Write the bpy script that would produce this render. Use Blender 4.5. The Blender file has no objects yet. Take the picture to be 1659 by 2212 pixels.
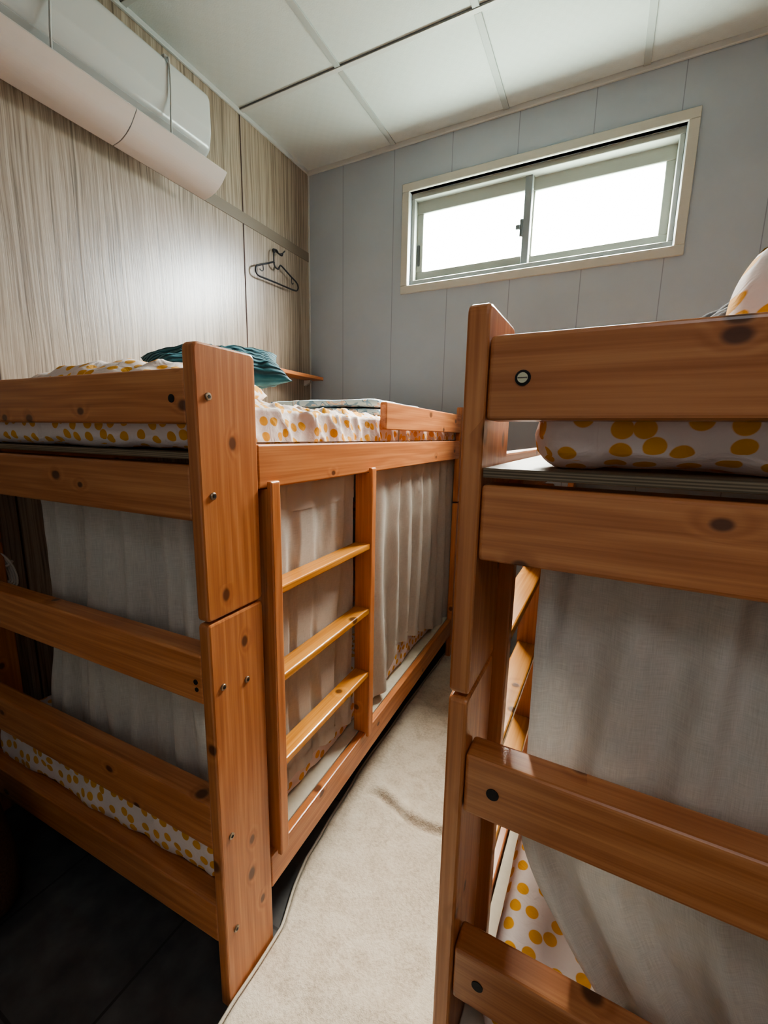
import bpy, bmesh, math, random
from mathutils import Vector, Matrix, noise as mn
random.seed(7)
PI = math.pi
scene = bpy.context.scene
COL = scene.collection

# ------------------------------------------------------------------ frames
class Frame:
    def __init__(s, ang, x=0, y=0, z=0):
        s.ang = ang; s.o = Vector((x, y, z)); s.R = Matrix.Rotation(ang, 3, 'Z')
    def w(s, v): return s.R @ Vector(v) + s.o
ROOM = Frame(-0.0314)
LB = Frame(0.0)                              # left bunk bed
RB = Frame(-0.045, 0.5062, -0.0057)          # right bunk bed
XL, YB, ZC = -1.256, 2.054, 3.103            # left wall, back wall, ceiling (room frame)
XR, YN = 2.0, -1.55

ORG = {}
def thing(name, label, cat, base, fr=LB, group=None, rot=0):
    o = bpy.data.objects.new(name, None); COL.objects.link(o)
    o.empty_display_size = .05
    o.location = fr.w(base); o.rotation_euler.z = fr.ang
    o['label'] = label; o['category'] = cat
    if group: o['group'] = group
    ORG[o] = Vector(base)
    return o
def obj(name, bm, mat, parent=None, fr=LB, smooth=False):
    bm.normal_update()
    n = len(bm.verts)
    lo = Vector([min(v.co[i] for v in bm.verts) for i in range(3)])
    hi = Vector([max(v.co[i] for v in bm.verts) for i in range(3)])
    c = (lo + hi) / 2
    for v in bm.verts: v.co -= c
    me = bpy.data.meshes.new(name); bm.to_mesh(me); bm.free()
    if smooth:
        for p in me.polygons: p.use_smooth = True
    me.materials.append(mat)
    o = bpy.data.objects.new(name, me); COL.objects.link(o)
    if parent is not None:
        o.parent = parent; o.location = c - ORG[parent]
    else:
        o.location = fr.w(c); o.rotation_euler.z = fr.ang
    ORG[o] = c
    return o
def tag(o, label, cat, group=None):
    o['label'] = label; o['category'] = cat
    if group: o['group'] = group
    return o
def struct(name, bm, mat, fr=ROOM):
    o = obj(name, bm, mat, None, fr); o['kind'] = 'structure'; return o

# ------------------------------------------------------------------ mesh helpers
def new(): return bmesh.new()
def box(bm, x0, x1, y0, y1, z0, z1, bev=0, seg=2):
    if x0 > x1: x0, x1 = x1, x0
    r = bmesh.ops.create_cube(bm, size=1)
    vs = r['verts']
    for v in vs:
        v.co = Vector(((x0+x1)/2+v.co.x*(x1-x0), (y0+y1)/2+v.co.y*(y1-y0), (z0+z1)/2+v.co.z*(z1-z0)))
    if bev:
        es = list({e for v in vs for e in v.link_edges})
        bmesh.ops.bevel(bm, geom=es, offset=bev, segments=seg, affect='EDGES', profile=.5)
    return bm
def B(*a, **k): return box(new(), *a, **k)
def rpoly(pts, rad, seg=5):
    """round the corners of a 2D polygon; rad is one number or one per corner"""
    out = []; n = len(pts)
    for i in range(n):
        r = rad[i] if isinstance(rad, (list, tuple)) else rad
        p = Vector(pts[i]); a = Vector(pts[i-1]); b = Vector(pts[(i+1) % n])
        if r <= 1e-6: out.append(p); continue
        da = (a-p).normalized(); db = (b-p).normalized()
        ang = da.angle(db); t = min(r/math.tan(ang/2), .49*(a-p).length, .49*(b-p).length)
        s, e = p+da*t, p+db*t
        for k in range(seg+1):
            u = k/seg
            out.append((1-u)**2*s + 2*u*(1-u)*p + u*u*e)
    return out
def prism(bm, pts2, d0, d1, axis, bev=0, seg=2):
    """extrude a 2D outline; axis 'x': pts=(y,z), 'y': pts=(x,z), 'z': pts=(x,y)"""
    f = {'x': lambda p, d: (d, p[0], p[1]), 'y': lambda p, d: (p[0], d, p[1]), 'z': lambda p, d: (p[0], p[1], d)}[axis]
    a = [bm.verts.new(f(p, d0)) for p in pts2]; b = [bm.verts.new(f(p, d1)) for p in pts2]
    n = len(pts2)
    fa = bm.faces.new(a); fb = bm.faces.new(b[::-1])
    for i in range(n):
        bm.faces.new((a[i], b[i], b[(i+1) % n], a[(i+1) % n]))
    bmesh.ops.recalc_face_normals(bm, faces=bm.faces[:])
    if bev:
        bmesh.ops.bevel(bm, geom=list(fa.edges)+list(fb.edges), offset=bev, segments=seg, affect='EDGES', profile=.5)
    return bm
def cyl(bm, c, axis, r, d, n=20, r2=None):
    rot = {'x': Matrix.Rotation(PI/2, 4, 'Y'), 'y': Matrix.Rotation(PI/2, 4, 'X'), 'z': Matrix.Identity(4)}[axis]
    bmesh.ops.create_cone(bm, cap_ends=True, segments=n, radius1=r, radius2=r if r2 is None else r2, depth=d,
                          matrix=Matrix.Translation(c) @ rot)
    return bm
def tube(bm, pts, r, n=8, closed=False):
    pts = [Vector(p) for p in pts]; m = len(pts); rings = []
    up = Vector((0.31, 0.2, 0.93)).normalized()
    for i, p in enumerate(pts):
        if closed: t = pts[(i+1) % m]-pts[i-1]
        else: t = pts[min(i+1, m-1)]-pts[max(i-1, 0)]
        t.normalize(); s = t.cross(up)
        if s.length < .05: s = t.cross(Vector((1, 0, 0)))
        s.normalize(); q = s.cross(t)
        rr = r[i] if isinstance(r, (list, tuple)) else r
        rings.append([bm.verts.new(p+s*rr*math.cos(2*PI*k/n)+q*rr*math.sin(2*PI*k/n)) for k in range(n)])
    for i in range(m if closed else m-1):
        a, b = rings[i], rings[(i+1) % m]
        for k in range(n): bm.faces.new((a[k], a[(k+1) % n], b[(k+1) % n], b[k]))
    if not closed:
        bm.faces.new(rings[0][::-1]); bm.faces.new(rings[-1])
    bmesh.ops.recalc_face_normals(bm, faces=bm.faces[:])
    return bm
def spline(pts, k=6, closed=False):
    P = [Vector(p) for p in pts]; n = len(P); out = []
    rng = range(n) if closed else range(n-1)
    g = (lambda i: P[i % n]) if closed else (lambda i: P[max(0, min(n-1, i))])
    for i in rng:
        a, b, c, d = g(i-1), g(i), g(i+1), g(i+2)
        for j in range(k):
            t = j/k
            out.append(.5*((2*b)+(c-a)*t+(2*a-5*b+4*c-d)*t*t+(3*b-a-3*c+d)*t**3))
    if not closed: out.append(P[-1])
    return out
def grid(bm, nu, nv, f, uvf=None, thick=0):
    vs = [[bm.verts.new(f(i/(nu-1), j/(nv-1))) for j in range(nv)] for i in range(nu)]
    uvl = bm.loops.layers.uv.verify()
    for i in range(nu-1):
        for j in range(nv-1):
            fc = bm.faces.new((vs[i][j], vs[i+1][j], vs[i+1][j+1], vs[i][j+1]))
            if uvf:
                for l, (a, b) in zip(fc.loops, ((i, j), (i+1, j), (i+1, j+1), (i, j+1))):
                    l[uvl].uv = uvf(a/(nu-1), b/(nv-1))
    return vs
def sn(x, y=0, z=0): return mn.noise(Vector((x, y, z)))
def smooth01(t):
    t = max(0, min(1, t)); return t*t*(3-2*t)
def cuboid_cloth(x0, x1, y0, y1, z0, z1, r, nx=60, ny=90, wr=None):
    """soft rounded slab (mattress / duvet); UVs in metres on every side"""
    bm = new(); box(bm, x0, x1, y0, y1, z0, z1)
    def cut(axis, n, lo, hi):
        for k in range(1, n):
            p = lo+(hi-lo)*k/n
            co = [0, 0, 0]; no = [0, 0, 0]; co[axis] = p; no[axis] = 1
            bmesh.ops.bisect_plane(bm, geom=bm.verts[:]+bm.edges[:]+bm.faces[:], plane_co=co, plane_no=no)
    cut(0, nx, x0, x1); cut(1, ny, y0, y1); cut(2, max(4, int((z1-z0)/.02)), z0, z1)
    uvl = bm.loops.layers.uv.verify()
    bm.normal_update()
    for f in bm.faces:
        n = f.normal; a = max(range(3), key=lambda i: abs(n[i]))
        for l in f.loops:
            c = l.vert.co
            l[uvl].uv = ((c.x, c.y), (c.y+.31, c.z+.17), (c.x+.13, c.z+.23))[{2: 0, 0: 1, 1: 2}[a]]
    lo = Vector((x0+r, y0+r, z0+r)); hi = Vector((x1-r, y1-r, z1-r))
    for v in bm.verts:
        c = v.co; q = Vector([min(max(c[i], lo[i]), hi[i]) for i in range(3)])
        d = c-q
        if d.length > 1e-9:
            m = max(abs(d[i]) for i in range(3)); v.co = q+d.normalized()*m
    bm.normal_update()
    if wr:
        mv = [(v, wr(v.co.copy(), v.normal.copy())) for v in bm.verts]
        for v, d in mv: v.co += d
    return bm
def pillow(w, d, h, nx=40, ny=30, wr=.004, seed=0, pinch=.05, rnd=0):
    """stuffed pillow with pinched corners, centred on 0, UV in metres"""
    bm = new(); uvl = bm.loops.layers.uv.verify()
    sides = []
    for s in (1, -1):
        vs = {}
        for i in range(nx+1):
            for j in range(ny+1):
                u, v = -1+2*i/nx, -1+2*j/ny
                e = (max(0, 1-abs(u)**2.6)*max(0, 1-abs(v)**2.6))**.55
                x = w/2*u*(1-pinch*(1-v*v)); y = d/2*v*(1-pinch*1.3*(1-u*u))
                x, y = x*math.sqrt(1-rnd*v*v/2), y*math.sqrt(1-rnd*u*u/2)
                z = s*h/2*e + wr*(sn(u*4+seed, v*4, s)*2+sn(u*9+seed, v*3, s))*e**.4
                edge = i in (0, nx) or j in (0, ny)
                if edge and s == -1: vs[i, j] = sides[0][i, j]
                else: vs[i, j] = bm.verts.new((x, y, 0 if edge else z))
        sides.append(vs)
        for i in range(nx):
            for j in range(ny):
                q = [(i, j), (i+1, j), (i+1, j+1), (i, j+1)]
                if s == -1: q = q[::-1]
                f = bm.faces.new([vs[k] for k in q])
                for l, k in zip(f.loops, q):
                    l[uvl].uv = (w*k[0]/nx+seed*.37+(.5 if s < 0 else 0), d*k[1]/ny+seed*.21)
    return bm
def xf(bm, M):
    bmesh.ops.transform(bm, matrix=M, verts=bm.verts[:]); return bm
def TR(x, y, z, rx=0, ry=0, rz=0):
    return Matrix.Translation((x, y, z)) @ Matrix.Rotation(rz, 4, 'Z') @ Matrix.Rotation(ry, 4, 'Y') @ Matrix.Rotation(rx, 4, 'X')

# ------------------------------------------------------------------ materials
class NT:
    def __init__(s, name):
        s.m = bpy.data.materials.new(name); s.m.use_nodes = True
        s.t = s.m.node_tree; s.n = s.t.nodes; s.l = s.t.links
        s.b = s.n['Principled BSDF']; s.out = s.n['Material Output']
    def node(s, t, **k):
        n = s.n.new(t)
        for a, v in k.items():
            if a in ('operation', 'blend_type', 'data_type', 'feature', 'voronoi_dimensions', 'noise_dimensions', 'wave_type', 'bands_direction', 'wave_profile', 'attribute_name', 'vector_type', 'interpolation_type', 'clamp'):
                setattr(n, a, v)
            else: s.set(n, a, v)
        return n
    def set(s, n, a, v):
        i = n.inputs[a if not a.startswith('i') or not a[1:].isdigit() else int(a[1:])]
        if hasattr(v, 'is_output') or isinstance(v, bpy.types.NodeSocket): s.l.new(v, i)
        else: i.default_value = v
    def math(s, op, a, b=0, c=None):
        n = s.node('ShaderNodeMath', operation=op, i0=a, i1=b)
        if c is not None: s.set(n, 'i2', c)
        return n.outputs[0]
    def ramp(s, f, stops):
        n = s.node('ShaderNodeValToRGB', Fac=f); e = n.color_ramp.elements
        while len(e) < len(stops): e.new(.5)
        for q, (p, c) in zip(e, stops):
            q.position = p; q.color = c if len(c) == 4 else (*c, 1)
        return n.outputs['Color']
    def mix(s, f, a, b, bt='MIX'):
        n = s.node('ShaderNodeMix', data_type='RGBA', blend_type=bt)
        s.set(n, 'i0', f); s.set(n, 'i6', a); s.set(n, 'i7', b)
        return n.outputs[2]
    def mapping(s, v, scale=(1, 1, 1), loc=(0, 0, 0)):
        return s.node('ShaderNodeMapping', Vector=v, Scale=scale, Location=loc).outputs[0]
    def bump(s, h, strength=.3, dist=.01):
        n = s.node('ShaderNodeBump', Strength=strength, Distance=dist, Height=h)
        s.l.new(n.outputs[0], s.b.inputs['Normal'])
    def bsdf(s, **k):
        for a, v in k.items(): s.set(s.b, a.replace('_', ' '), v)
        return s
def c4(*c): return (*c, 1)
def plain(name, col, rough=.5, metal=0, spec=.5, **k):
    t = NT(name); t.bsdf(Base_Color=c4(*col), Roughness=rough, Metallic=metal); t.set(t.b, 'Specular IOR Level', spec)
    for a, v in k.items(): t.set(t.b, a.replace('_', ' '), v)
    return t.m

def wood(name, axis, dark=(.37, .122, .040), mid=(.52, .200, .076), light=(.64, .285, .118), rough=.36):
    t = NT(name)
    tc = t.node('ShaderNodeTexCoord').outputs['Object']
    rnd = t.node('ShaderNodeObjectInfo').outputs['Random']
    sep = t.node('ShaderNodeSeparateXYZ', Vector=tc)
    X, Y, Z = sep.outputs
    L, W, T = {'x': (X, Z, Y), 'y': (Y, Z, X), 'z': (Z, Y, X)}[axis]
    off = t.math('MULTIPLY', rnd, 53.0)
    cb = t.node('ShaderNodeCombineXYZ', X=t.math('ADD', L, off), Y=t.math('ADD', W, t.math('MULTIPLY', rnd, 7.1)), Z=T).outputs[0]
    # knots
    kv = t.mapping(t.node('ShaderNodeCombineXYZ', X=t.math('ADD', L, off), Y=t.math('ADD', t.math('ADD', W, t.math('MULTIPLY', T, .7)), t.math('MULTIPLY', rnd, 7.1)), Z=0.0).outputs[0], (9.5, 14, 1))
    vo = t.node('ShaderNodeTexVoronoi', voronoi_dimensions='2D', feature='F1', Vector=kv, Scale=1.0, Randomness=1.0)
    kd = vo.outputs['Distance']; kc = t.node('ShaderNodeSeparateColor', Color=vo.outputs['Color']).outputs[0]
    keep = t.math('GREATER_THAN', kc, .84)
    size = t.math('MULTIPLY_ADD', kc, .55, -.36)
    kn = t.node('ShaderNodeMapRange', Value=kd, interpolation_type='SMOOTHSTEP')
    t.set(kn, 'From Min', t.math('MULTIPLY', size, 1.15)); t.set(kn, 'From Max', t.math('MULTIPLY', size, .55))
    knot = t.math('MULTIPLY', kn.outputs[0], keep)
    halo = t.node('ShaderNodeMapRange', Value=kd, interpolation_type='SMOOTHSTEP')
    t.set(halo, 'From Min', .40); t.set(halo, 'From Max', .05)
    hal = t.math('MULTIPLY', halo.outputs[0], keep)
    # growth lines, bent around the knots
    n1 = t.node('ShaderNodeTexNoise', Vector=t.mapping(cb, (1.3, 9, 9)), Scale=1.0, Detail=2.0).outputs['Fac']
    n2 = t.node('ShaderNodeTexNoise', Vector=t.mapping(cb, (3.0, 170, 170)), Scale=1.0, Detail=3.0).outputs['Fac']
    ring = t.math('SINE', t.math('ADD', t.math('ADD', t.math('MULTIPLY', n1, 30.0), t.math('MULTIPLY', W, 150.0)), t.math('MULTIPLY', hal, 7.0)))
    ring = t.math('MULTIPLY_ADD', ring, .5, .5)
    f = t.math('ADD', t.math('MULTIPLY', ring, .20), t.math('MULTIPLY', n2, .80))
    n3 = t.node('ShaderNodeTexNoise', Vector=t.mapping(cb, (1.1, 3.5, 3.5)), Scale=1.0, Detail=2.0).outputs['Fac']
    col = t.ramp(f, [(.25, light), (.5, mid), (.85, dark)])
    col = t.mix(t.math('MULTIPLY', t.math('SUBTRACT', n3, .48), .9), col, c4(*dark))
    col = t.mix(t.math('MULTIPLY', hal, .22), col, c4(*dark))
    col = t.mix(t.math('MULTIPLY', knot, .82), col, c4(.07, .025, .014))
    # each board a little lighter or darker
    hs = t.node('ShaderNodeHueSaturation', Color=col, Value=t.math('MULTIPLY_ADD', rnd, .3, .86), Saturation=1.0, Hue=.5)
    t.bsdf(Base_Color=hs.outputs[0], Roughness=rough)
    t.set(t.b, 'Coat Weight', .25); t.set(t.b, 'Coat Roughness', .18)
    t.bump(t.math('ADD', n2, t.math('MULTIPLY', knot, -1.0)), .12, .002)
    return t.m
WX, WY, WZ = wood('pine_x', 'x'), wood('pine_y', 'y'), wood('pine_z', 'z')
RUNG = wood('pine_rung', 'y', (.42, .16, .03), (.60, .26, .055), (.70, .34, .09), .26)

def dots(name, base=(.83, .73, .70), dot=(.80, .40, .045), cell=.056, rad=.30):
    t = NT(name)
    uv = t.node('ShaderNodeTexCoord').outputs['UV']
    vo = t.node('ShaderNodeTexVoronoi', voronoi_dimensions='2D', feature='F1', Vector=t.mapping(uv, (1/cell, 1/cell, 1)), Scale=1.0, Randomness=.55)
    m = t.node('ShaderNodeMapRange', Value=vo.outputs['Distance']); t.set(m, 'From Min', rad+.02); t.set(m, 'From Max', rad-.02)
    w = t.node('ShaderNodeTexNoise', Vector=t.mapping(uv, (900, 900, 1)), Scale=1.0).outputs['Fac']
    col = t.mix(m.outputs[0], c4(*base), c4(*dot))
    t.bsdf(Base_Color=col, Roughness=.85); t.set(t.b, 'Specular IOR Level', .15); t.set(t.b, 'Sheen Weight', .1)
    n = t.node('ShaderNodeTexNoise', Vector=t.mapping(uv, (22, 22, 1)), Scale=1.0, Detail=3.0, Distortion=1.2).outputs['Fac']
    t.bump(t.math('ADD', t.math('MULTIPLY', n, 1.0), t.math('MULTIPLY', w, .03)), .35, .012)
    # thin cotton lets a little light through
    tr = t.node('ShaderNodeBsdfTranslucent', Color=col)
    ms = t.node('ShaderNodeMixShader', i0=.12, i1=t.b.outputs[0], i2=tr.outputs[0]); t.l.new(ms.outputs[0], t.out.inputs['Surface'])
    return t.m
DOTS = dots('dotted_cotton')
DOTS_S = dots('small_dotted_cotton', (.83, .72, .68), (.78, .38, .045), .043)

def linen():
    t = NT('linen')
    uv = t.node('ShaderNodeTexCoord').outputs['UV']
    a = t.node('ShaderNodeTexNoise', Vector=t.mapping(uv, (700, 30, 1)), Scale=1.0, Detail=2.0).outputs['Fac']
    b = t.node('ShaderNodeTexNoise', Vector=t.mapping(uv, (30, 700, 1)), Scale=1.0, Detail=2.0).outputs['Fac']
    f = t.math('MULTIPLY', t.math('ADD', a, b), .5)
    col = t.ramp(f, [(.3, (.58, .54, .49)), (.7, (.78, .735, .675))])
    t.bsdf(Base_Color=col, Roughness=.9); t.set(t.b, 'Specular IOR Level', .1)
    t.bump(f, .15, .002)
    tr = t.node('ShaderNodeBsdfTranslucent', Color=col)
    ms = t.node('ShaderNodeMixShader', i0=.26, i1=t.b.outputs[0], i2=tr.outputs[0])
    tp = t.node('ShaderNodeBsdfTransparent', Color=c4(1, 1, 1))
    m2 = t.node('ShaderNodeMixShader', i0=.03, i1=ms.outputs[0], i2=tp.outputs[0])
    t.l.new(m2.outputs[0], t.out.inputs['Surface'])
    return t.m
LINEN = linen()

def laminate():
    t = NT('laminate'); tc = t.node('ShaderNodeTexCoord').outputs['Object']
    wob = t.node('ShaderNodeTexNoise', Vector=t.mapping(tc, (1, 5, 1.6)), Scale=1.0, Detail=1.0).outputs['Fac']
    sep = t.node('ShaderNodeSeparateXYZ', Vector=tc)
    yy = t.math('ADD', sep.outputs[1], t.math('MULTIPLY', wob, .035))
    v = t.node('ShaderNodeCombineXYZ', X=0.0, Y=yy, Z=sep.outputs[2]).outputs[0]
    a = t.node('ShaderNodeTexNoise', Vector=t.mapping(v, (1, 95, 1.2)), Scale=1.0, Detail=3.0, Roughness=.6).outputs['Fac']
    b = t.node('ShaderNodeTexNoise', Vector=t.mapping(v, (1, 260, 6)), Scale=1.0, Detail=2.0).outputs['Fac']
    d = t.node('ShaderNodeTexNoise', Vector=t.mapping(v, (1, 9, .4)), Scale=1.0, Detail=1.0).outputs['Fac']
    f = t.math('ADD', t.math('ADD', t.math('MULTIPLY', a, .62), t.math('MULTIPLY', b, .28)), t.math('MULTIPLY', d, .15))
    col = t.ramp(f, [(.40, (.12, .088, .062)), (.5, (.25, .195, .148)), (.60, (.37, .305, .24))])
    t.bsdf(Base_Color=col, Roughness=.33); t.set(t.b, 'Specular IOR Level', .9)
    t.bump(f, .22, .004)
    return t.m
LAM = laminate()
def backwall():
    t = NT('wall_panels'); tc = t.node('ShaderNodeTexCoord').outputs['Object']
    sep = t.node('ShaderNodeSeparateXYZ', Vector=tc)
    geo = t.node('ShaderNodeAttribute', attribute_name='px').outputs['Fac']
    q = t.math('FRACT', t.math('DIVIDE', t.math('ADD', geo, 3.914), .3667))
    e = t.math('ABSOLUTE', t.math('SUBTRACT', q, .5))
    line = t.math('GREATER_THAN', e, .4945)
    n = t.node('ShaderNodeTexNoise', Vector=tc, Scale=3.0, Detail=4.0).outputs['Fac']
    sc = t.node('ShaderNodeTexNoise', Vector=t.mapping(tc, (12, 12, 30)), Scale=1.0, Detail=5.0).outputs['Fac']
    col = t.ramp(n, [(.3, (.335, .372, .422)), (.7, (.372, .410, .460))])
    spot = t.math('MULTIPLY', t.math('GREATER_THAN', sc, .76), .3)
    col = t.mix(spot, col, c4(.35, .33, .31))
    col = t.mix(t.math('MULTIPLY', line, .72), col, c4(.16, .17, .20))
    fine = t.node('ShaderNodeTexNoise', Vector=tc, Scale=220.0, Detail=2.0).outputs['Fac']
    t.bsdf(Base_Color=col, Roughness=.55)
    t.bump(t.math('ADD', t.math('MULTIPLY', fine, .25), t.math('MULTIPLY', line, -1.0)), .25, .003)
    return t.m
BWALL = backwall()
def ceilmat():
    t = NT('ceiling_tile'); tc = t.node('ShaderNodeTexCoord').outputs['Object']
    ch = t.node('ShaderNodeTexChecker', Vector=tc, Scale=34.0); ch.inputs[1].default_value = (1, 1, 1, 1); ch.inputs[2].default_value = (0, 0, 0, 1)
    big = t.node('ShaderNodeTexNoise', Vector=tc, Scale=5.0, Detail=2.0).outputs['Fac']
    g = t.node('ShaderNodeTexNoise', Vector=tc, Scale=160.0, Detail=3.0).outputs['Fac']
    m = t.math('MULTIPLY', ch.outputs['Fac'], t.math('MULTIPLY', big, .14))
    col = t.mix(m, c4(.50, .535, .53), c4(.37, .40, .40))
    t.bsdf(Base_Color=col, Roughness=.7)
    t.bump(t.math('ADD', g, t.math('MULTIPLY', ch.outputs['Fac'], .35)), .16, .004)
    return t.m
CEIL = ceilmat()
def matmat():
    t = NT('plush'); tc = t.node('ShaderNodeTexCoord').outputs['Object']
    a = t.node('ShaderNodeTexNoise', Vector=tc, Scale=95.0, Detail=4.0, Roughness=.7).outputs['Fac']
    b = t.node('ShaderNodeTexNoise', Vector=tc, Scale=9.0, Detail=4.0, Distortion=1.5).outputs['Fac']
    f = t.math('ADD', t.math('MULTIPLY', a, .5), t.math('MULTIPLY', b, .5))
    col = t.ramp(f, [(.34, (.52, .43, .33)), (.5, (.70, .605, .49)), (.68, (.80, .72, .61))])
    t.bsdf(Base_Color=col, Roughness=.95); t.set(t.b, 'Specular IOR Level', .05); t.set(t.b, 'Sheen Weight', .35)
    t.bump(f, .8, .014)
    return t.m
PLUSH = matmat()
def floormat():
    t = NT('floor_vinyl'); tc = t.node('ShaderNodeTexCoord').outputs['Object']
    n = t.node('ShaderNodeTexNoise', Vector=tc, Scale=14.0, Detail=5.0).outputs['Fac']
    br = t.node('ShaderNodeTexBrick', Vector=t.mapping(tc, (1, 1, 1), (.19, .09, 0)), Scale=1.0)
    br.offset = 0
    for k, v in {'Mortar Size': .004, 'Brick Width': .45, 'Row Height': .45}.items(): br.inputs[k].default_value = v
    col = t.ramp(n, [(.3, (.06, .06, .063)), (.75, (.13, .128, .13))])
    col = t.mix(br.outputs['Fac'], col, c4(.045, .042, .042))
    t.bsdf(Base_Color=col, Roughness=t.math('MULTIPLY_ADD', n, .3, .3))
    return t.m
FLOOR = floormat()
def plymat():
    t = NT('plywood'); tc = t.node('ShaderNodeTexCoord').outputs['Object']
    sep = t.node('ShaderNodeSeparateXYZ', Vector=tc)
    s = t.math('SINE', t.math('MULTIPLY', sep.outputs[2], 1700.0))
    n = t.node('ShaderNodeTexNoise', Vector=t.mapping(tc, (3, 60, 200)), Scale=1.0, Detail=2.0).outputs['Fac']
    col = t.ramp(t.math('MULTIPLY_ADD', s, .3, n), [(.2, (.10, .07, .04)), (.8, (.27, .20, .13))])
    t.bsdf(Base_Color=col, Roughness=.45)
    return t.m
PLY = plymat()
def velvet():
    t = NT('teal_velvet'); uv = t.node('ShaderNodeTexCoord').outputs['UV']
    w = t.node('ShaderNodeTexWave', wave_type='RINGS', Vector=t.mapping(uv, (1, 1, 1), (-.2, -.1, 0)), Scale=14.0, Distortion=1.5)
    w.inputs['Detail Scale'].default_value = 1.5
    col = t.ramp(w.outputs['Fac'], [(.1, (.003, .028, .040)), (.7, (.008, .085, .115))])
    t.bsdf(Base_Color=col, Roughness=.7); t.set(t.b, 'Sheen Weight', .22); t.set(t.b, 'Sheen Tint', c4(.3, .75, .85))
    t.bump(w.outputs['Fac'], .8, .012)
    return t.m
TEAL = velvet()
def blanketmat():
    t = NT('blue_patterned'); uv = t.node('ShaderNodeTexCoord').outputs['UV']
    n = t.node('ShaderNodeTexNoise', Vector=t.mapping(uv, (9, 9, 1)), Scale=1.0, Detail=1.0, Distortion=2.0).outputs['Fac']
    col = t.ramp(n, [(.0, (.45, .60, .68)), (.46, (.50, .66, .74)), (.48, (.16, .28, .40)), (.53, (.16, .28, .40)), (.55, (.75, .80, .80)), (.62, (.62, .42, .30)), (.66, (.5, .65, .73))])
    t.bsdf(Base_Color=col, Roughness=.9)
    return t.m
BLUE = blanketmat()
def knit(name, a, b, sc=220):
    t = NT(name); tc = t.node('ShaderNodeTexCoord').outputs['Object']
    n = t.node('ShaderNodeTexNoise', Vector=tc, Scale=sc, Detail=3.0).outputs['Fac']
    col = t.ramp(n, [(.3, a), (.7, b)]); t.bsdf(Base_Color=col, Roughness=.9); t.set(t.b, 'Specular IOR Level', .1)
    t.bump(n, .3, .004); return t.m
GREY = knit('grey_wool', (.16, .155, .165), (.26, .25, .255))
BROWN = knit('brown_canvas', (.075, .042, .028), (.13, .075, .05))
def metalbrush(name, col, rough, metal):
    t = NT(name); tc = t.node('ShaderNodeTexCoord').outputs['Object']
    n = t.node('ShaderNodeTexNoise', Vector=t.mapping(tc, (3, 3, 260)), Scale=1.0, Detail=2.0).outputs['Fac']
    c = t.mix(n, c4(*[k*.9 for k in col]), c4(*col)); t.bsdf(Base_Color=c, Roughness=rough, Metallic=metal); return t.m
ALU = metalbrush('painted_aluminium', (.36, .385, .355), .38, .0)
CASING = metalbrush('casing_cream', (.50, .48, .43), .45, 0)
STEEL = plain('steel', (.42, .36, .28), .35, 1)
DARK = plain('dark_hole', (.012, .010, .010), .6)
BLACK = plain('black_plastic', (.014, .014, .018), .38)
WHITEP = plain('white_plastic', (.47, .47, .465), .2)
DEFL = plain('white_deflector', (.49, .45, .425), .34)
CREAM = knit('cream_board', (.60, .56, .46), (.66, .62, .52), 40)
RUBBER = plain('grey_rubber', (.10, .105, .11), .5)
FRAMEG = plain('grey_frame', (.20, .225, .245), .4)
LATCH = plain('latch_grey', (.10, .12, .13), .4)
STRIP = plain('strip_grey', (.33, .35, .345), .55)
TRIMW = plain('trim_white', (.47, .48, .475), .5)
BATTEN = metalbrush('batten_taupe', (.19, .155, .12), .45, 0)
GAP = plain('gap_brown', (.05, .022, .018), .7)
PLUG = plain('pale_plug', (.70, .66, .46), .4)
CORD = plain('white_cord', (.66, .64, .60), .5)
WALLW = plain('plain_wall', (.34, .34, .35), .7)

# ------------------------------------------------------------------ room shell (room frame)
struct('floor', B(XL-.1, XR+.1, YN-.1, YB+.15, -.1, 0), FLOOR)
# left wall and its joints
struct('wall_left', B(XL-.1, XL, YN, YB+.15, 0, ZC+.12), LAM)
bm = B(XL-.001, XL+.004, YN, YB, 2.552, 2.612, .0015, 1); struct('trim_1', bm, BATTEN)
bm = new()
for y in (1.44, .22, -1.0): box(bm, XL-.001, XL+.0025, y-.003, y+.003, .0, 2.552); box(bm, XL-.001, XL+.0025, y-.003, y+.003, 2.612, ZC)
struct('trim_2', bm, GAP)
# window opening
wx0, wx1, wz0, wz1 = -.505, .882, 2.312, 2.832
bm = new()
for a in ((XL-.1, wx0, 0, ZC+.12), (wx1, XR+.1, 0, ZC+.12), (wx0, wx1, 0, wz0), (wx0, wx1, wz1, ZC+.12)):
    box(bm, a[0], a[1], YB, YB+.15, a[2], a[3])
px = bm.verts.layers.float.new('px')
for v in bm.verts: v[px] = v.co.x
struct('wall_back', bm, BWALL)
struct('wall_right', B(XR, XR+.1, YN, YB+.15, 0, ZC+.12), WALLW)
struct('wall_rear', B(XL-.1, XR+.1, YN-.1, YN, 0, ZC+.12), WALLW)
struct('ceiling', B(XL-.1, XR+.1, YN-.1, YB+.15, ZC+.006, ZC+.12), CEIL)
bm = new()
for x in (-.617, .048, .69, 1.34):
    for ya, yb in ((-1.2, -.53), (-.505, .13), (.155, .785), (.81, 1.428), (1.456, YB)):
        box(bm, x-.015, x+.015, ya, yb, ZC-.001, ZC+.008, .001, 1)
struct('trim_3', bm, STRIP)
bm = new()
for y in (1.442, .797, .142, -.517): box(bm, XL, XR, y-.0145, y-.0122, ZC-.0005, ZC+.008)
struct('trim_4', bm, RUBBER)
bm = new()
for y in (1.442, .797, .142, -.517): box(bm, XL, XR, y-.012, y+.012, ZC-.003, ZC+.008, .001, 1)
struct('trim_8', bm, TRIMW)
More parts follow.
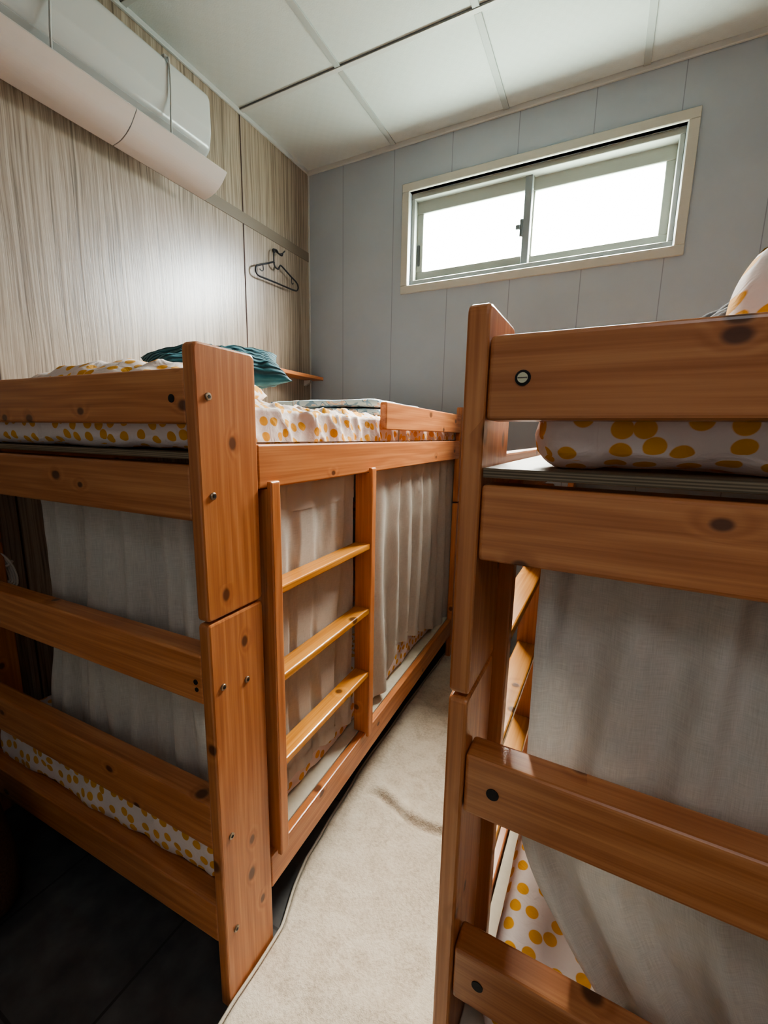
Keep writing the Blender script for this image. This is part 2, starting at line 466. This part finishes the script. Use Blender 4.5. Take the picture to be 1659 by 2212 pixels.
bm = new(); box(bm, XL, XR, YB-.014, YB, ZC-.02, ZC+.007, .002, 1); struct('trim_5', bm, TRIMW)
bm = new(); box(bm, XL, XL+.014, YN, YB-.014, ZC-.016, ZC+.007, .002, 1); struct('trim_6', bm, TRIMW)
bm = new(); box(bm, XL, XL+.010, YB-.010, YB, 0, ZC-.02, .002, 1); struct('trim_7', bm, TRIMW)

# window: casing, aluminium frame, two sliding sashes
win = bpy.data.objects.new('window_1', None); COL.objects.link(win); win['kind'] = 'structure'
wb = Vector(((wx0+wx1)/2, YB, wz0)); win.location = ROOM.w(wb); win.rotation_euler.z = ROOM.ang; ORG[win] = wb
def ring(bm, x0, x1, z0, z1, w, y0, y1, bev=.002, wt=None, wbm=None):
    wt = wt or w; wbm = wbm or w
    box(bm, x0, x1, y0, y1, z1-wt, z1, bev, 1); box(bm, x0, x1, y0, y1, z0, z0+wbm, bev, 1)
    box(bm, x0, x0+w, y0, y1, z0+wbm, z1-wt, bev, 1); box(bm, x1-w, x1, y0, y1, z0+wbm, z1-wt, bev, 1)
    return bm
obj('casing', ring(new(), -.552, .930, 2.262, 2.878, .046, YB-.012, YB+.03, .003), CASING, win)
fr_ = obj('frame', ring(new(), wx0, wx1, wz0, wz1, .022, YB+.03, YB+.14, .002, .03, .034), ALU, win)
def sash(x0, x1, y, w):
    s = obj('sash', ring(new(), x0, x1, wz0+.026, wz1-.022, w, y, y+.022, .003, .075, .068), ALU, win)
    return s
s1 = sash(wx0+.018, .20, YB+.075, .045); s2 = sash(.165, wx1-.018, YB+.10, .045)
tG = NT('glass'); tG.n.remove(tG.b)
gl = tG.node('ShaderNodeBsdfGlossy', Color=c4(1, 1, 1), Roughness=.02); tp = tG.node('ShaderNodeBsdfTransparent', Color=c4(.96, .98, .97))
ms = tG.node('ShaderNodeMixShader', i0=.05, i1=tp.outputs[0], i2=gl.outputs[0]); tG.l.new(ms.outputs[0], tG.out.inputs['Surface'])
obj('pane', B(wx0+.055, .165, YB+.084, YB+.088, wz0+.085, wz1-.09), tG.m, s1)
obj('pane', B(.20, wx1-.055, YB+.109, YB+.113, wz0+.085, wz1-.09), tG.m, s2)
obj('edge_strip', B(.158, .197, YB+.066, YB+.0755, wz0+.03, wz1-.026, .002, 1), FRAMEG, s1)
bm = new(); box(bm, .143, .160, YB+.058, YB+.074, 2.50, 2.59, .004, 2); box(bm, .122, .146, YB+.050, YB+.066, 2.535, 2.560, .004, 2)
obj('latch', bm, LATCH, s1)
obj('finger_pull', prism(new(), rpoly([(-.478, 2.44), (-.462, 2.44), (-.462, 2.56), (-.478, 2.56)], .006), YB+.0715, YB+.0755, 'y'), BLACK, s1)

# ------------------------------------------------------------------ bunk beds
T_, W_, H_, ZJ, L_, BW = .0301, .162, 1.557, 1.005, 2.02, 1.185
def bolt(parent, bm0, fr, c, axis):
    bm = cyl(new(), c, axis, .0075, .005, 16)
    bmesh.ops.bevel(bm, geom=[e for e in bm.edges if len(e.link_faces) == 2 and e.calc_face_angle(0) > 1], offset=.0012, segments=1, affect='EDGES')
    b = obj('bolt', bm, STEEL, parent, fr, False)
    return b
def bunk(fr, s, er, label, z0=0, holes=None, bolts=()):
    """s: sign of the inward direction along x. er: end-rail heights bottom/top, top to bottom"""
    X = lambda xi: s*xi
    root = thing('bunk_bed', label, 'bunk bed', (X(BW/2), L_/2, 0), fr)
    # posts: lower and upper, at four corners
    for ci, (xa, ya) in enumerate(((0, 0), (0, L_-W_), (BW-T_, 0), (BW-T_, L_-W_))):
        for (za, zb, rr) in ((0, ZJ-.003, .010), (ZJ+.003, H_+z0, .016)):
            prof = rpoly([(ya, za), (ya+W_, za), (ya+W_, zb), (ya, zb)], [.004 if za == 0 else .012]*2+[rr]*2)
            bm = prism(new(), prof, X(xa), X(xa+T_), 'x', .0045, 2)
            po = obj('post', bm, WZ, root, fr)
            if ci == 0:
                for (by, bz) in bolts:
                    if za <= bz < zb: bolt(po, None, fr, (X(-.0015), by, bz), 'x'); obj('bolt_socket', cyl(new(), (X(-.0038), by, bz), 'x', .0036, .002, 6), DARK, po, fr)
    # end rails at both ends
    for yi in (0, 1):
        for k, (za, zb) in enumerate(er):
            ya, yb = (.004, .056) if yi == 0 else (L_-.056, L_-.004)
            r = obj('end_rail', B(X(T_+.001), X(BW-T_-.001), ya, yb, za, zb, .006, 3), WX, root, fr)
            if yi == 0 and holes:
                for (hx, hz, hr, kind) in holes.get(k, ()):
                    obj('barrel_nut', cyl(new(), (X(hx), .0036, hz), 'y', hr, .002, 18), DARK, r, fr)
                    if kind:
                        bm = cyl(new(), (X(hx), .002, hz), 'y', hr*.66, .003, 18); obj('screw_plug', bm, PLUG, r, fr)
                        obj('screw_slot', B(X(hx-hr*.6), X(hx+hr*.6), .0002, .0012, hz-.0008, hz+.0008), BATTEN, r, fr)
    # side rails
    for xi in (.001, BW-T_+.001):
        for (za, zb) in ((.173, .274), (1.266, 1.367)):
            obj('side_rail', B(X(xi), X(xi+T_-.003), W_+.002, L_-W_-.002, za, zb, .004, 2), WY, root, fr)
    # guard rails
    for xi, y0 in ((.001, .845), (BW-T_+.001, W_+.002)):
        prof = rpoly([(y0, 1.412), (L_-W_-.002, 1.412), (L_-W_-.002, 1.511), (y0, 1.511)], [.012, .002, .002, .012])
        g = obj('guard_rail', prism(new(), prof, X(xi), X(xi+T_-.003), 'x', .004, 2), WY, root, fr)
        if y0 > .5:
            for yy in (.99,): obj('guard_pin', cyl(new(), (X(xi+.013), yy, 1.3895), 'z', .0028, .047, 10), STEEL, g, fr)
    # boards the mattresses lie on
    obj('bed_board', B(X(T_+.003), X(BW-T_-.003), .0 if s > 0 else .012, L_-.01, 1.339, 1.352, .001, 1), PLY, root, fr)
    obj('bed_board', B(X(T_+.003), X(BW-T_-.003), (.10 if s < 0 else .064), L_-.064, .252, .270, .002, 1), CREAM, root, fr)
    # cleats under the boards
    for xi in (T_+.001, BW-2*T_-.002):
        obj('cleat', B(X(xi), X(xi+.025), W_+.02, L_-W_-.02, 1.300, 1.339, .002, 1), WY, root, fr)
        obj('cleat', B(X(xi), X(xi+.025), W_+.02, L_-W_-.02, .212, .252, .002, 1), WY, root, fr)
    return root
ERL = [(1.407, 1.511), (1.216, 1.328), (.811, .929), (.440, .560), (.176, .284)]
ERR = [(1.415, 1.523), (1.221, 1.329), (.806, .910), (.432, .537), (.176, .284)]
bunk(LB, -1, ERL, 'orange pine bunk bed against the wood-grain wall under the air conditioner', 0,
     {0: [(.068, 1.455, .008, 0)], 2: [(.052, .862, .006, 0), (.050, .845, .005, 0)]},
     [(.029, 1.459), (.029, 1.267), (.100, .831), (.029, .851), (.030, .472), (.030, .208)])
bunk(RB, 1, ERR, 'orange pine bunk bed nearest the camera on the right, below the window', .008,
     {0: [(.076, 1.468, .0098, 1)], 2: [(.076, .858, .0095, 0)], 3: [(.074, .486, .0095, 0)]},
     [(.029, 1.459), (.029, 1.267), (.100, .831), (.029, .851)])

def ladder(fr, s, label):
    X = lambda xi: s*xi
    root = thing('ladder', label, 'ladder', (X(.02), .46, .235), fr)
    for y0 in (.186, .703):
        # the tongue of each stile laps over the outside of the bed rails
        xo, xi_, t0, t1, n0, n1 = -.016, .050, .262, 1.283, .2755, 1.2645
        pts = [(X(xo), t0), (X(-.0015), t0), (X(-.0015), n0), (X(xi_), n0), (X(xi_), n1), (X(-.0015), n1), (X(-.0015), t1), (X(xo), t1)]
        prof = rpoly(pts, [.006, .003, .001, .004, .004, .001, .004, .012])
        obj('stile', prism(new(), prof, y0, y0+.033, 'y', .0035, 2), WZ, root, fr)
    for z in (1.020, .781, .535):
        obj('rung', B(X(-.012), X(.047), .2185, .7035, z-.021, z, .004, 2), RUNG, root, fr)
    return root
ladder(LB, -1, 'short pine three-rung ladder hooked on the aisle side of the left bunk bed')
ladder(RB, 1, 'pine ladder hooked on the aisle side of the right bunk, glimpsed behind its near post')

# ------------------------------------------------------------------ mattresses and bedding
def wrinkle(amp, f=1.0, seed=0):
    def w(c, n):
        a = sn(c.x*5*f+seed, c.y*5*f, c.z*9)*1.0 + abs(sn(c.x*9*f+c.y*4*f+seed, c.y*11*f, c.z*14))*1.2
        return n*(a-.35)*amp
    return w
def mattress(fr, s, z0, z1, xa, xb, label, ya=.030, yb=1.985, amp=.008, seed=0, r=.032):
    bm = cuboid_cloth(min(s*xa, s*xb), max(s*xa, s*xb), ya, yb, z0+.002, z1, r, 80, 100, wrinkle(amp, 1, seed))
    for v in bm.verts:
        if v.co.z < z0+.001: v.co.z = z0+.001
        if z0 < 1 and v.co.y < .064: v.co.z = max(v.co.z, .287+.010*abs(sn(v.co.x*9, 3))*(1 if s < 0 else 0))
        if z0 < 1 and s < 0 and v.co.x > -.3 and v.co.z < .405: v.co.x = min(v.co.x, -.067)
    return tag(obj('mattress', bm, DOTS_S, None, fr, True), label, 'mattress')
mattress(LB, -1, 1.352, 1.440, .048, 1.095, 'mattress in orange-dotted cover on the top of the left bunk', .026, 1.985, .009, 3)
mattress(LB, -1, .270, .418, .066, 1.085, 'mattress in orange-dotted cover on the bottom of the left bunk', .040, 1.955, .010, 8)
mattress(RB, 1, 1.352, 1.465, .090, 1.105, 'large-dotted mattress on the top of the right bunk', .034, 1.985, .012, 13, .042)
mattress(RB, 1, .270, .420, .072, 1.085, 'dotted mattress on the bottom of the right bunk behind its curtain', .062, 1.955, .003, 21)

# crumpled duvet on the left top bunk, hanging over the side rail edge in gathered folds
def duvet():
    bm = new()
    def f(u, v):
        y = .150+1.80*v
        prof = u*1.16
        edge = .085
        if prof < edge: # drop along the rail
            x, z, t = -.042-.012*(prof/edge), 1.371+prof, 1-prof/edge*.3
        else:
            d = prof-edge; r = .03
            x = -.054-d; z = 1.456; t = max(0, 1-d/.35)
            if d < r: z -= (r-d)**2/(2*r)*.6
        p = y*17+sn(y*3.1, 1)*3.2
        pl = (abs(math.sin(p))**.6-.55)*.017*(.35+.65*t)+sn(y*24, x*3)*.010*t
        top = smooth01((prof-edge)/.05)
        z += top*(sn(x*5, y*5, 2)*.014+abs(sn(x*8+y*2, y*9, 5))*.022-.006)+pl*top*.5
        z += .024*math.exp(-((y-.40-.25*(x+.1))/.03)**2)*top*math.exp(-((x+.12)/.16)**2)
        rg = (1-abs(sn(y*6+prof*5, prof*4, 7))*2.4); rg = max(0, rg)**3
        rg2 = max(0, 1-abs(sn(y*11-prof*9, prof*6, 3))*3)**3
        if prof < edge: x -= pl-.012*rg-.006*rg2
        else:
            x += -pl*.3
            z += top*(.020*rg+.010*rg2-.008)
        x = min(x, -.036)
        x = max(x, -1.10)
        endt = min(v, 1-v)/.03
        if endt < 1 and prof > edge*.6: z -= (1-endt)**2*.012
        return (x, y, max(z, 1.37))
    grid(bm, 130, 300, f, lambda u, v: (u*1.16+sn(u*5, v*9)*.03, v*1.9+sn(u*4, v*12, 5)*.035))
    return tag(obj('duvet', bm, DOTS_S, None, LB, True), 'crumpled orange-dotted duvet spread over the top of the left bunk', 'duvet')
duvet()
bm = pillow(.70, .40, .16, 44, 30, .010, 2, .04, .5)
tag(obj('pillow', xf(bm, TR(-.50, .260, 1.496, .05, .02, .03)), DOTS_S, None, LB, True), 'plump orange-dotted pillow on the left top bunk, in front of the teal cushion', 'pillow')
bm = pillow(.50, .32, .14, 40, 34, .008, 5, .09)
tag(obj('cushion', xf(bm, TR(-.585, .615, 1.618, .42, -.09, .816)), TEAL, None, LB, True), 'teal velvet cushion with stitched arcs on the left top bunk', 'cushion')
# folded patterned blanket
def folded(x0, x1, y0, y1, z0, n, th, seed):
    bm = new()
    for k in range(n):
        d = .012*sn(k*3.3+seed)
        b2 = cuboid_cloth(x0+d, x1+d*.5, y0-d, y1+d, z0+k*th, z0+(k+1)*th-.002, th*.46, 16, 16, wrinkle(.006, 1.2, seed+k))
        me = bpy.data.meshes.new('tmp'); b2.to_mesh(me); b2.free(); bm.from_mesh(me); bpy.data.meshes.remove(me)
    return bm
tag(obj('folded_blanket', folded(-.82, -.20, 1.18, 1.72, 1.480, 2, .038, 2), BLUE, None, LB, True), 'folded light blue patterned blanket at the far end of the left top bunk', 'blanket')
# right top bunk
bm = pillow(.56, .36, .17, 36, 30, .004, 9, .03, .75)
tag(obj('pillow', xf(bm, TR(.575, .19, 1.540, 1.15, -.06, .05)), DOTS, None, RB, True), 'orange-dotted pillow standing on the right top bunk at the photo edge', 'pillow')
bm = pillow(.46, .20, .15, 30, 24, .010, 14, .03, .5)
tag(obj('throw_blanket', xf(bm, TR(.490, .375, 1.575, .18, -.12, .1)), GREY, None, RB, True), 'grey bundled blanket beside the dotted pillow on the right top bunk', 'blanket')

# ------------------------------------------------------------------ curtains
def curtain(fr, label, P, pleats, amp, nu=90, nv=50, group=None, seed=0, hem=True, header=.05, lim=.05, lim2=.05, shp=.0, ladd=0):
    """P(u,v) -> point on the smooth cloth and its outward direction; folds are added along that direction"""
    bm = new()
    def f(u, v):
        p, d = P(u, v)
        ph = u*pleats*2*PI+sn(u*3+seed, v*.8)*3.5*min(1, v*2)
        a = amp*(.35+.65*min(1, v*2.2))
        w = a*(math.sin(ph)*.6+sn(u*pleats*1.3+seed, v*1.1)*1.1)+.004*sn(u*14, v*9+seed)
        w += shp*max(0, math.sin(ph*.5+1.3*v))**6
        w = max(-lim-ladd*max(0, 1-v*1.12), min(lim2, w))
        return Vector(p)+Vector(d)*w
    Wd = (Vector(P(1, 0)[0])-Vector(P(0, 0)[0])).length; Hd = (Vector(P(0, 1)[0])-Vector(P(0, 0)[0])).length
    grid(bm, nu, nv, f, lambda u, v: (u*Wd*1.3, v*Hd))
    o = obj('curtain', bm, LINEN, None, fr, True)
    tag(o, label, 'curtain', group)
    bm = new()
    def g(k0, k1, off):
        def h(u, v):
            q = Vector(f(u, k0+(k1-k0)*v)); return q+Vector(P(u, .5)[1])*off
        return h
    grid(bm, nu, 4, g(.0, header, .0025)); hb = obj('header_band', bm, LINEN, o, fr, True)
    if hem:
        bm = new(); grid(bm, nu, 4, g(.955, 1.0, .0025)); obj('hem', bm, LINEN, o, fr, True)
    return o
lerp = lambda a, b, t: a+(b-a)*t
# left bunk, end curtain
def PL(u, v):
    z = lerp(1.300, .30, v)
    xl = -.705-.17*smooth01((1.3-z)/1.0)*1.0
    zz = max(z, .432) if False else z
    return (lerp(xl, -.075, u), .073+.02*v, max(zz, .424)), (0, -1, 0)
curtain(LB, 'beige linen curtain across the near end of the left lower bunk', PL, 9, .034, seed=1, lim=.05, lim2=.012, shp=-.02)
def PS1(u, v):
    y = lerp(.235, .706-.025*v, u); z = lerp(1.262, .335+.02*math.sin(u*4), v)
    return (-.0585, y, z), (1, 0, 0)
curtain(LB, 'beige linen curtain hanging behind the ladder of the left bunk', PS1, 3, .022, seed=4, ladd=.035, header=.09, lim=.0065, lim2=.0065, shp=.006)
def PS2(u, v):
    y = lerp(.760, 1.985, u)
    k = smooth01((u-.18)/.14)*(1-smooth01((u-.35)/.6))
    z1 = lerp(.31, lerp(.420, .235, smooth01((u-.28)/.72)), smooth01((u-.20)/.06))
    x = -.053+.012*(1-smooth01((u-.16)/.10))*v-.006*k*v
    return (x, y, lerp(1.262, z1, v)), (1, 0, 0)
curtain(LB, 'pale linen curtain on the left lower bunk between its ladder and the far wall', PS2, 9, .022, 190, 50, seed=7, ladd=.03, lim=.0105, lim2=.018, shp=.010)
# right bunk, end curtain, its lower corner pulled in over the mattress
def PR(u, v):
    z = lerp(1.300, .422, v)
    q = max(0, (.74-z)/.32)
    xl = .108+.012*v+.165*q**1.25
    return (lerp(xl, 1.08, u), .076+.03*q*(1-u), z), (0, -1, 0)
curtain(RB, 'beige linen curtain across the near end of the right lower bunk', PR, 9, .034, 160, 60, seed=11, lim=.05, lim2=.013, shp=-.03)

# ------------------------------------------------------------------ plush mat in the aisle
def aisle_mat():
    bm = new()
    left = [(-1.30, -.02), (-.45, .0), (-.10, .012), (.0, .0045), (.19, .006), (.30, -.03), (.389, -.052), (.775, -.073), (1.44, -.062), (2.03, -.042)]
    def xl(y):
        for (a, b), (c, d) in zip(left, left[1:]):
            if y <= c: return lerp(b, d, smooth01((y-a)/(c-a)) if 0 else (y-a)/(c-a))
        return left[-1][1]
    def f(u, v):
        y = lerp(-1.30, 2.02, v); x0 = xl(y)+sn(y*5)*.006; x1 = .505+sn(y*3, 5)*.008-.045*(y)
        x = lerp(x0, x1, u**1.0)
        e = min(u, 1-u)*(x1-x0)
        z = .022*smooth01(e/.016)
        z += sn(x*6, y*5)*.004*smooth01(e/.05)+sn(x*16, y*12, 4)*.0022
        cy = .70-.05*(x-.02)/.29+.012*math.sin(x*22)  # crease across the pile
        if .0 < x < .45:
            a = smooth01(x/.08)*(1-smooth01((x-.36)/.1)); d = y-cy
            z += a*(.018*math.exp(-((d-.035)/.032)**2)-.016*math.exp(-(d/.012)**2))
        cy2 = .12+.10*(x-.1)
        z += .006*math.exp(-((y-cy2)/.05)**2)*smooth01((x-.05)/.1)
        # footprint pressed in the pile
        for (fx, fy, rx, ry, dz) in ((.17, .80, .035, .04, .006), (.168, .735, .022, .05, .004), (.148, .855, .010, .012, .006), (.168, .862, .007, .009, .006), (.184, .858, .007, .009, .006), (.197, .85, .006, .008, .006)):
            z -= dz*math.exp(-((x-fx)/rx)**4-((y-fy)/ry)**4)
        if e < .03 and y < .42 and u < .5: z += .012*smooth01((.42-y)/.25)*(1-e/.03)*math.exp(-((y-.05)/.25)**2)
        return (x, y, max(z, .001))
    grid(bm, 110, 420, f)
    # hem down to the floor
    o = obj('floor_mat', bm, PLUSH, None, LB, True)
    tag(o, 'long beige plush mat on the dark floor in the aisle between the bunk beds', 'mat')
    pts = [(xl(y)+sn(y*5)*.006+.001, y, .010+.012*smooth01((.42-y)/.25)*math.exp(-((y-.05)/.25)**2)) for y in [-1.3+3.3*k/160 for k in range(161)]]
    obj('piping', tube(new(), pts, .0045, 6), knit('piping_beige', (.55, .49, .41), (.66, .60, .52), 300), o, LB, True)
aisle_mat()

# ------------------------------------------------------------------ air conditioner and its deflector
ac = thing('air_conditioner', 'white wall-mounted air conditioner high on the wood-grain wall', 'air conditioner', (XL+.1, .62, 2.60), ROOM)
prof = rpoly([(XL+.001, 2.615), (XL+.11, 2.600), (XL+.19, 2.665), (XL+.205, 2.74), (XL+.203, 2.890), (XL+.001, 2.890)], [.01, .03, .05, .05, .035, .004], 7)
obj('body', prism(new(), prof, .13, 1.062, 'y', .026, 5), WHITEP, ac, ROOM, True)
obj('louver', prism(new(), rpoly([(XL+.125, 2.603), (XL+.188, 2.655), (XL+.192, 2.651), (XL+.129, 2.598)], .001), .20, .99, 'y', .001, 1), WHITEP, ac, ROOM)
obj('outlet_slot', B(XL+.06, XL+.108, .20, .99, 2.5985, 2.606), RUBBER, ac, ROOM)
df = thing('air_deflector', 'curved white air deflector strapped below the air conditioner', 'air deflector', (XL+.18, .62, 2.50), ROOM)
arc = spline([(XL+.095, 0, 2.497), (XL+.15, 0, 2.505), (XL+.205, 0, 2.532), (XL+.252, 0, 2.579)], 6)
outl = [(p.x, p.z) for p in arc]+[(p.x-.002, p.z+.005) for p in reversed(arc)]
for ya, yb in ((-.25, .205), (.208, .648), (.651, 1.088)):
    obj('panel', prism(new(), outl, ya, yb, 'y', .001, 1), DEFL, df, ROOM, False)
for y in (.842, .405):
    pts = spline([(XL+.10, y+.005, 2.8925), (XL+.185, y+.004, 2.892), (XL+.206, y+.001, 2.876), (XL+.214, y-.006, 2.76), (XL+.218, y-.016, 2.66), (XL+.225, y-.024, 2.556)], 5)
    obj('strap', tube(new(), pts, .0038, 8), WHITEP, df, ROOM, True)
    obj('hook', B(XL+.170, XL+.196, y-.012, y+.014, 2.8885, 2.900, .003, 2), WHITEP, df, ROOM)

# ------------------------------------------------------------------ hanger, hook, shelf, cord, outlet, bag
hx = XL+.030
hook = thing('wall_hook', 'small black hook screwed to the wood-grain wall holding the hanger', 'hook', (XL+.005, 1.70, 2.48), ROOM)
obj('base_plate', cyl(new(), (XL+.003, 1.690, 2.500), 'x', .013, .006, 20), BLACK, hook, ROOM)
obj('prong', tube(new(), spline([(XL+.004, 1.690, 2.505), (XL+.022, 1.692, 2.494), (XL+.036, 1.704, 2.478), (XL+.046, 1.714, 2.474), (XL+.05, 1.717, 2.486)], 5), .0045, 8), BLACK, hook, ROOM, True)
obj('prong', tube(new(), spline([(XL+.016, 1.697, 2.492), (XL+.028, 1.712, 2.486), (XL+.036, 1.732, 2.495), (XL+.04, 1.749, 2.513)], 5), .004, 8), BLACK, hook, ROOM, True)
hg = thing('clothes_hanger', 'black plastic clothes hanger hanging empty on the wood-grain wall', 'hanger', (hx, 1.69, 2.30), ROOM)
loop = [(1.653, 2.419), (1.657, 2.408), (1.666, 2.397), (1.682, 2.392), (1.698, 2.396), (1.708, 2.412), (1.722, 2.421), (1.76, 2.409), (1.818, 2.387), (1.862, 2.373), (1.885, 2.357), (1.888, 2.334), (1.866, 2.316), (1.80, 2.311), (1.67, 2.307), (1.57, 2.303), (1.52, 2.302), (1.500, 2.312), (1.495, 2.333), (1.505, 2.351), (1.527, 2.363), (1.589, 2.390)]
obj('frame', tube(new(), spline([(hx, a, b) for a, b in loop], 4, True), .0052, 8, True), BLACK, hg, ROOM, True)
obj('hanging_hook', tube(new(), spline([(hx, 1.657, 2.412), (hx, 1.656, 2.45), (hx, 1.658, 2.478), (hx, 1.668, 2.494), (hx-.001, 1.684, 2.498), (hx, 1.697, 2.490)], 5), .0042, 8), BLACK, hg, ROOM, True)
obj('strap_notch', tube(new(), spline([(hx, 1.557, 2.376), (hx, 1.560, 2.345), (hx, 1.543, 2.336), (hx, 1.530, 2.342)], 4), .003, 6), BLACK, hg, ROOM, True)
obj('strap_notch', tube(new(), spline([(hx, 1.822, 2.386), (hx, 1.823, 2.353), (hx, 1.833, 2.347), (hx, 1.840, 2.356)], 4), .003, 6), BLACK, hg, ROOM, True)
sh = thing('wall_shelf', 'narrow pine shelf board on the wood-grain wall beside the corner', 'shelf', (XL+.06, 1.75, 1.76), ROOM)
obj('board', B(XL+.002, XL+.122, 1.43, YB-.012, 1.762, 1.785, .003, 2), WY, sh, ROOM)
for y in (1.50, 1.985):
    bk = obj('bracket', prism(new(), rpoly([(XL+.001, 1.7615), (XL+.06, 1.7615), (XL+.052, 1.745), (XL+.015, 1.728), (XL+.001, 1.722)], .003), y-.012, y+.012, 'y', .002, 1), WHITEP, sh, ROOM)
out = thing('power_outlet', 'white wall outlet plate beside the left lower bunk at the photo edge', 'outlet', (XL+.004, .11, 1.03), ROOM)
obj('plate', B(XL+.001, XL+.009, .075, .147, .995, 1.085, .003, 2), WHITEP, out, ROOM)
obj('socket', B(XL+.0085, XL+.011, .095, .127, 1.02, 1.06, .001, 1), RUBBER, out, ROOM)
bm = new(); cx, cy, cz = -1.178, .165, .905
for k in range(4):
    w, h = .016+.005*k, .055+.006*k
    pts = [(cx+.006*k+.004*math.sin(3*a), cy-.012+w*math.cos(a)+.35*h*math.sin(a)*-1, cz+h*math.sin(a)) for a in [2*PI*j/28 for j in range(28)]]
    tube(bm, pts, .0036, 7, True)
tube(bm, spline([(cx+.01, cy-.03, cz+.02), (cx+.012, cy+.0, cz+.005), (cx+.012, cy+.022, cz+.02)], 5), .006, 7)
tube(bm, spline([(cx, cy-.02, cz+.05), (-1.19, .12, 1.0), (-1.215, .105, 1.035)], 6), .0036, 7)
tag(obj('extension_cord', bm, CORD, None, LB, True), 'looped white power cord hanging by the left lower bunk at the photo edge', 'cord')
# soft bag on the floor at the left edge
bm = new()
def sack(u, v):
    a = 2*PI*u; h = v
    pr = [(0, .0), (.75, .0), (.98, .03), (1.0, .06), (.97, .14), (.92, .22), (.82, .30), (.55, .36), (.0, .38)]
    k = h*(len(pr)-1); i = min(int(k), len(pr)-2); t = k-i
    r = lerp(pr[i][0], pr[i+1][0], t); z = lerp(pr[i][1], pr[i+1][1], t)
    w = 1+.06*sn(math.cos(a)*2, math.sin(a)*2, z*7)*r
    return (-.875+.165*r*w*math.cos(a), -.15+.105*r*w*math.sin(a), z+.001)
grid(bm, 49, 33, sack); bmesh.ops.remove_doubles(bm, verts=bm.verts[:], dist=.0004)
bag = tag(obj('cloth_bag', bm, BROWN, None, LB, True), 'dark brown cloth bag slumped on the floor in front of the left bunk', 'bag')

# ------------------------------------------------------------------ light
w = bpy.data.worlds.new('sky'); scene.world = w; w.use_nodes = True
n = w.node_tree.nodes; l = w.node_tree.links
for q in list(n): n.remove(q)
tc = n.new('ShaderNodeTexCoord'); sp = n.new('ShaderNodeSeparateXYZ'); l.new(tc.outputs['Generated'], sp.inputs[0])
rp = n.new('ShaderNodeValToRGB'); mr = n.new('ShaderNodeMapRange'); mr.inputs['From Min'].default_value = -1; mr.inputs['From Max'].default_value = 1
l.new(sp.outputs['Z'], mr.inputs['Value']); l.new(mr.outputs[0], rp.inputs['Fac'])
e = rp.color_ramp.elements; e[0].position = .30; e[0].color = (.58, .66, .56, 1); e[1].position = .90; e[1].color = (8.2, 7.7, 6.9, 1)
q = e.new(.49); q.color = (.70, .80, .72, 1); q = e.new(.53); q.color = (.93, .98, 1.03, 1); q = e.new(.64); q.color = (1.5, 1.55, 1.6, 1)
bg = n.new('ShaderNodeBackground'); bg.inputs['Strength'].default_value = 50; l.new(rp.outputs[0], bg.inputs['Color'])
wo = n.new('ShaderNodeOutputWorld'); l.new(bg.outputs[0], wo.inputs['Surface'])
def area(name, loc, rot, sx, sy, power, col=(1, 1, 1), portal=False, fr=ROOM, spread=None):
    d = bpy.data.lights.new(name, 'AREA'); d.shape = 'RECTANGLE'; d.size = sx; d.size_y = sy; d.energy = power; d.color = col
    o = bpy.data.objects.new(name, d); COL.objects.link(o); o.location = fr.w(loc)
    o.rotation_euler = (rot[0], rot[1], rot[2]+fr.ang)
    if spread: d.spread = spread
    if portal: d.cycles.is_portal = True
    return o
area('window_portal', ((wx0+wx1)/2, YB+.148, (wz0+wz1)/2), (-PI/2, 0, 0), wx1-wx0, wz1-wz0, 1, portal=True)
# unseen fill light added behind the camera to lift the beds' front faces
area('fill_light', (1.35, -1.25, ZC-.25), (math.radians(42), 0, math.radians(8)), 1.1, .5, 2.7, (.88, .94, 1), spread=math.radians(100))

# ------------------------------------------------------------------ camera
YAW, PITCH, ROLL, F = 0.4357, -0.1786, 0.0188, 924.8
cyw, syw = math.cos(YAW), math.sin(YAW)
fwd = Vector((-syw*math.cos(PITCH), cyw*math.cos(PITCH), math.sin(PITCH))); rt = Vector((cyw, syw, 0)); up = rt.cross(fwd)
r2 = rt*math.cos(ROLL)+up*math.sin(ROLL); u2 = -rt*math.sin(ROLL)+up*math.cos(ROLL)
cam = bpy.data.cameras.new('camera'); co = bpy.data.objects.new('camera', cam); COL.objects.link(co)
M = Matrix((r2, u2, -fwd)).transposed().to_4x4(); M.translation = Vector((.664, -.5903, 1.3938)); co.matrix_world = M
cam.sensor_fit = 'VERTICAL'; cam.sensor_height = 24; cam.sensor_width = 18; cam.lens = F*24/2212; cam.clip_start = .02
scene.camera = co
scene.view_settings.view_transform = 'AgX'
scene.view_settings.look = 'AgX - Medium High Contrast'
scene.view_settings.exposure = -0.05
scene.cycles.use_denoising = True
scene.cycles.max_bounces = 7; scene.cycles.diffuse_bounces = 5
scene.cycles.use_adaptive_sampling = True; scene.cycles.adaptive_threshold = .15; scene.cycles.adaptive_min_samples = 16; scene.cycles.transparent_max_bounces = 16
scene.cycles.sample_clamp_indirect = 6
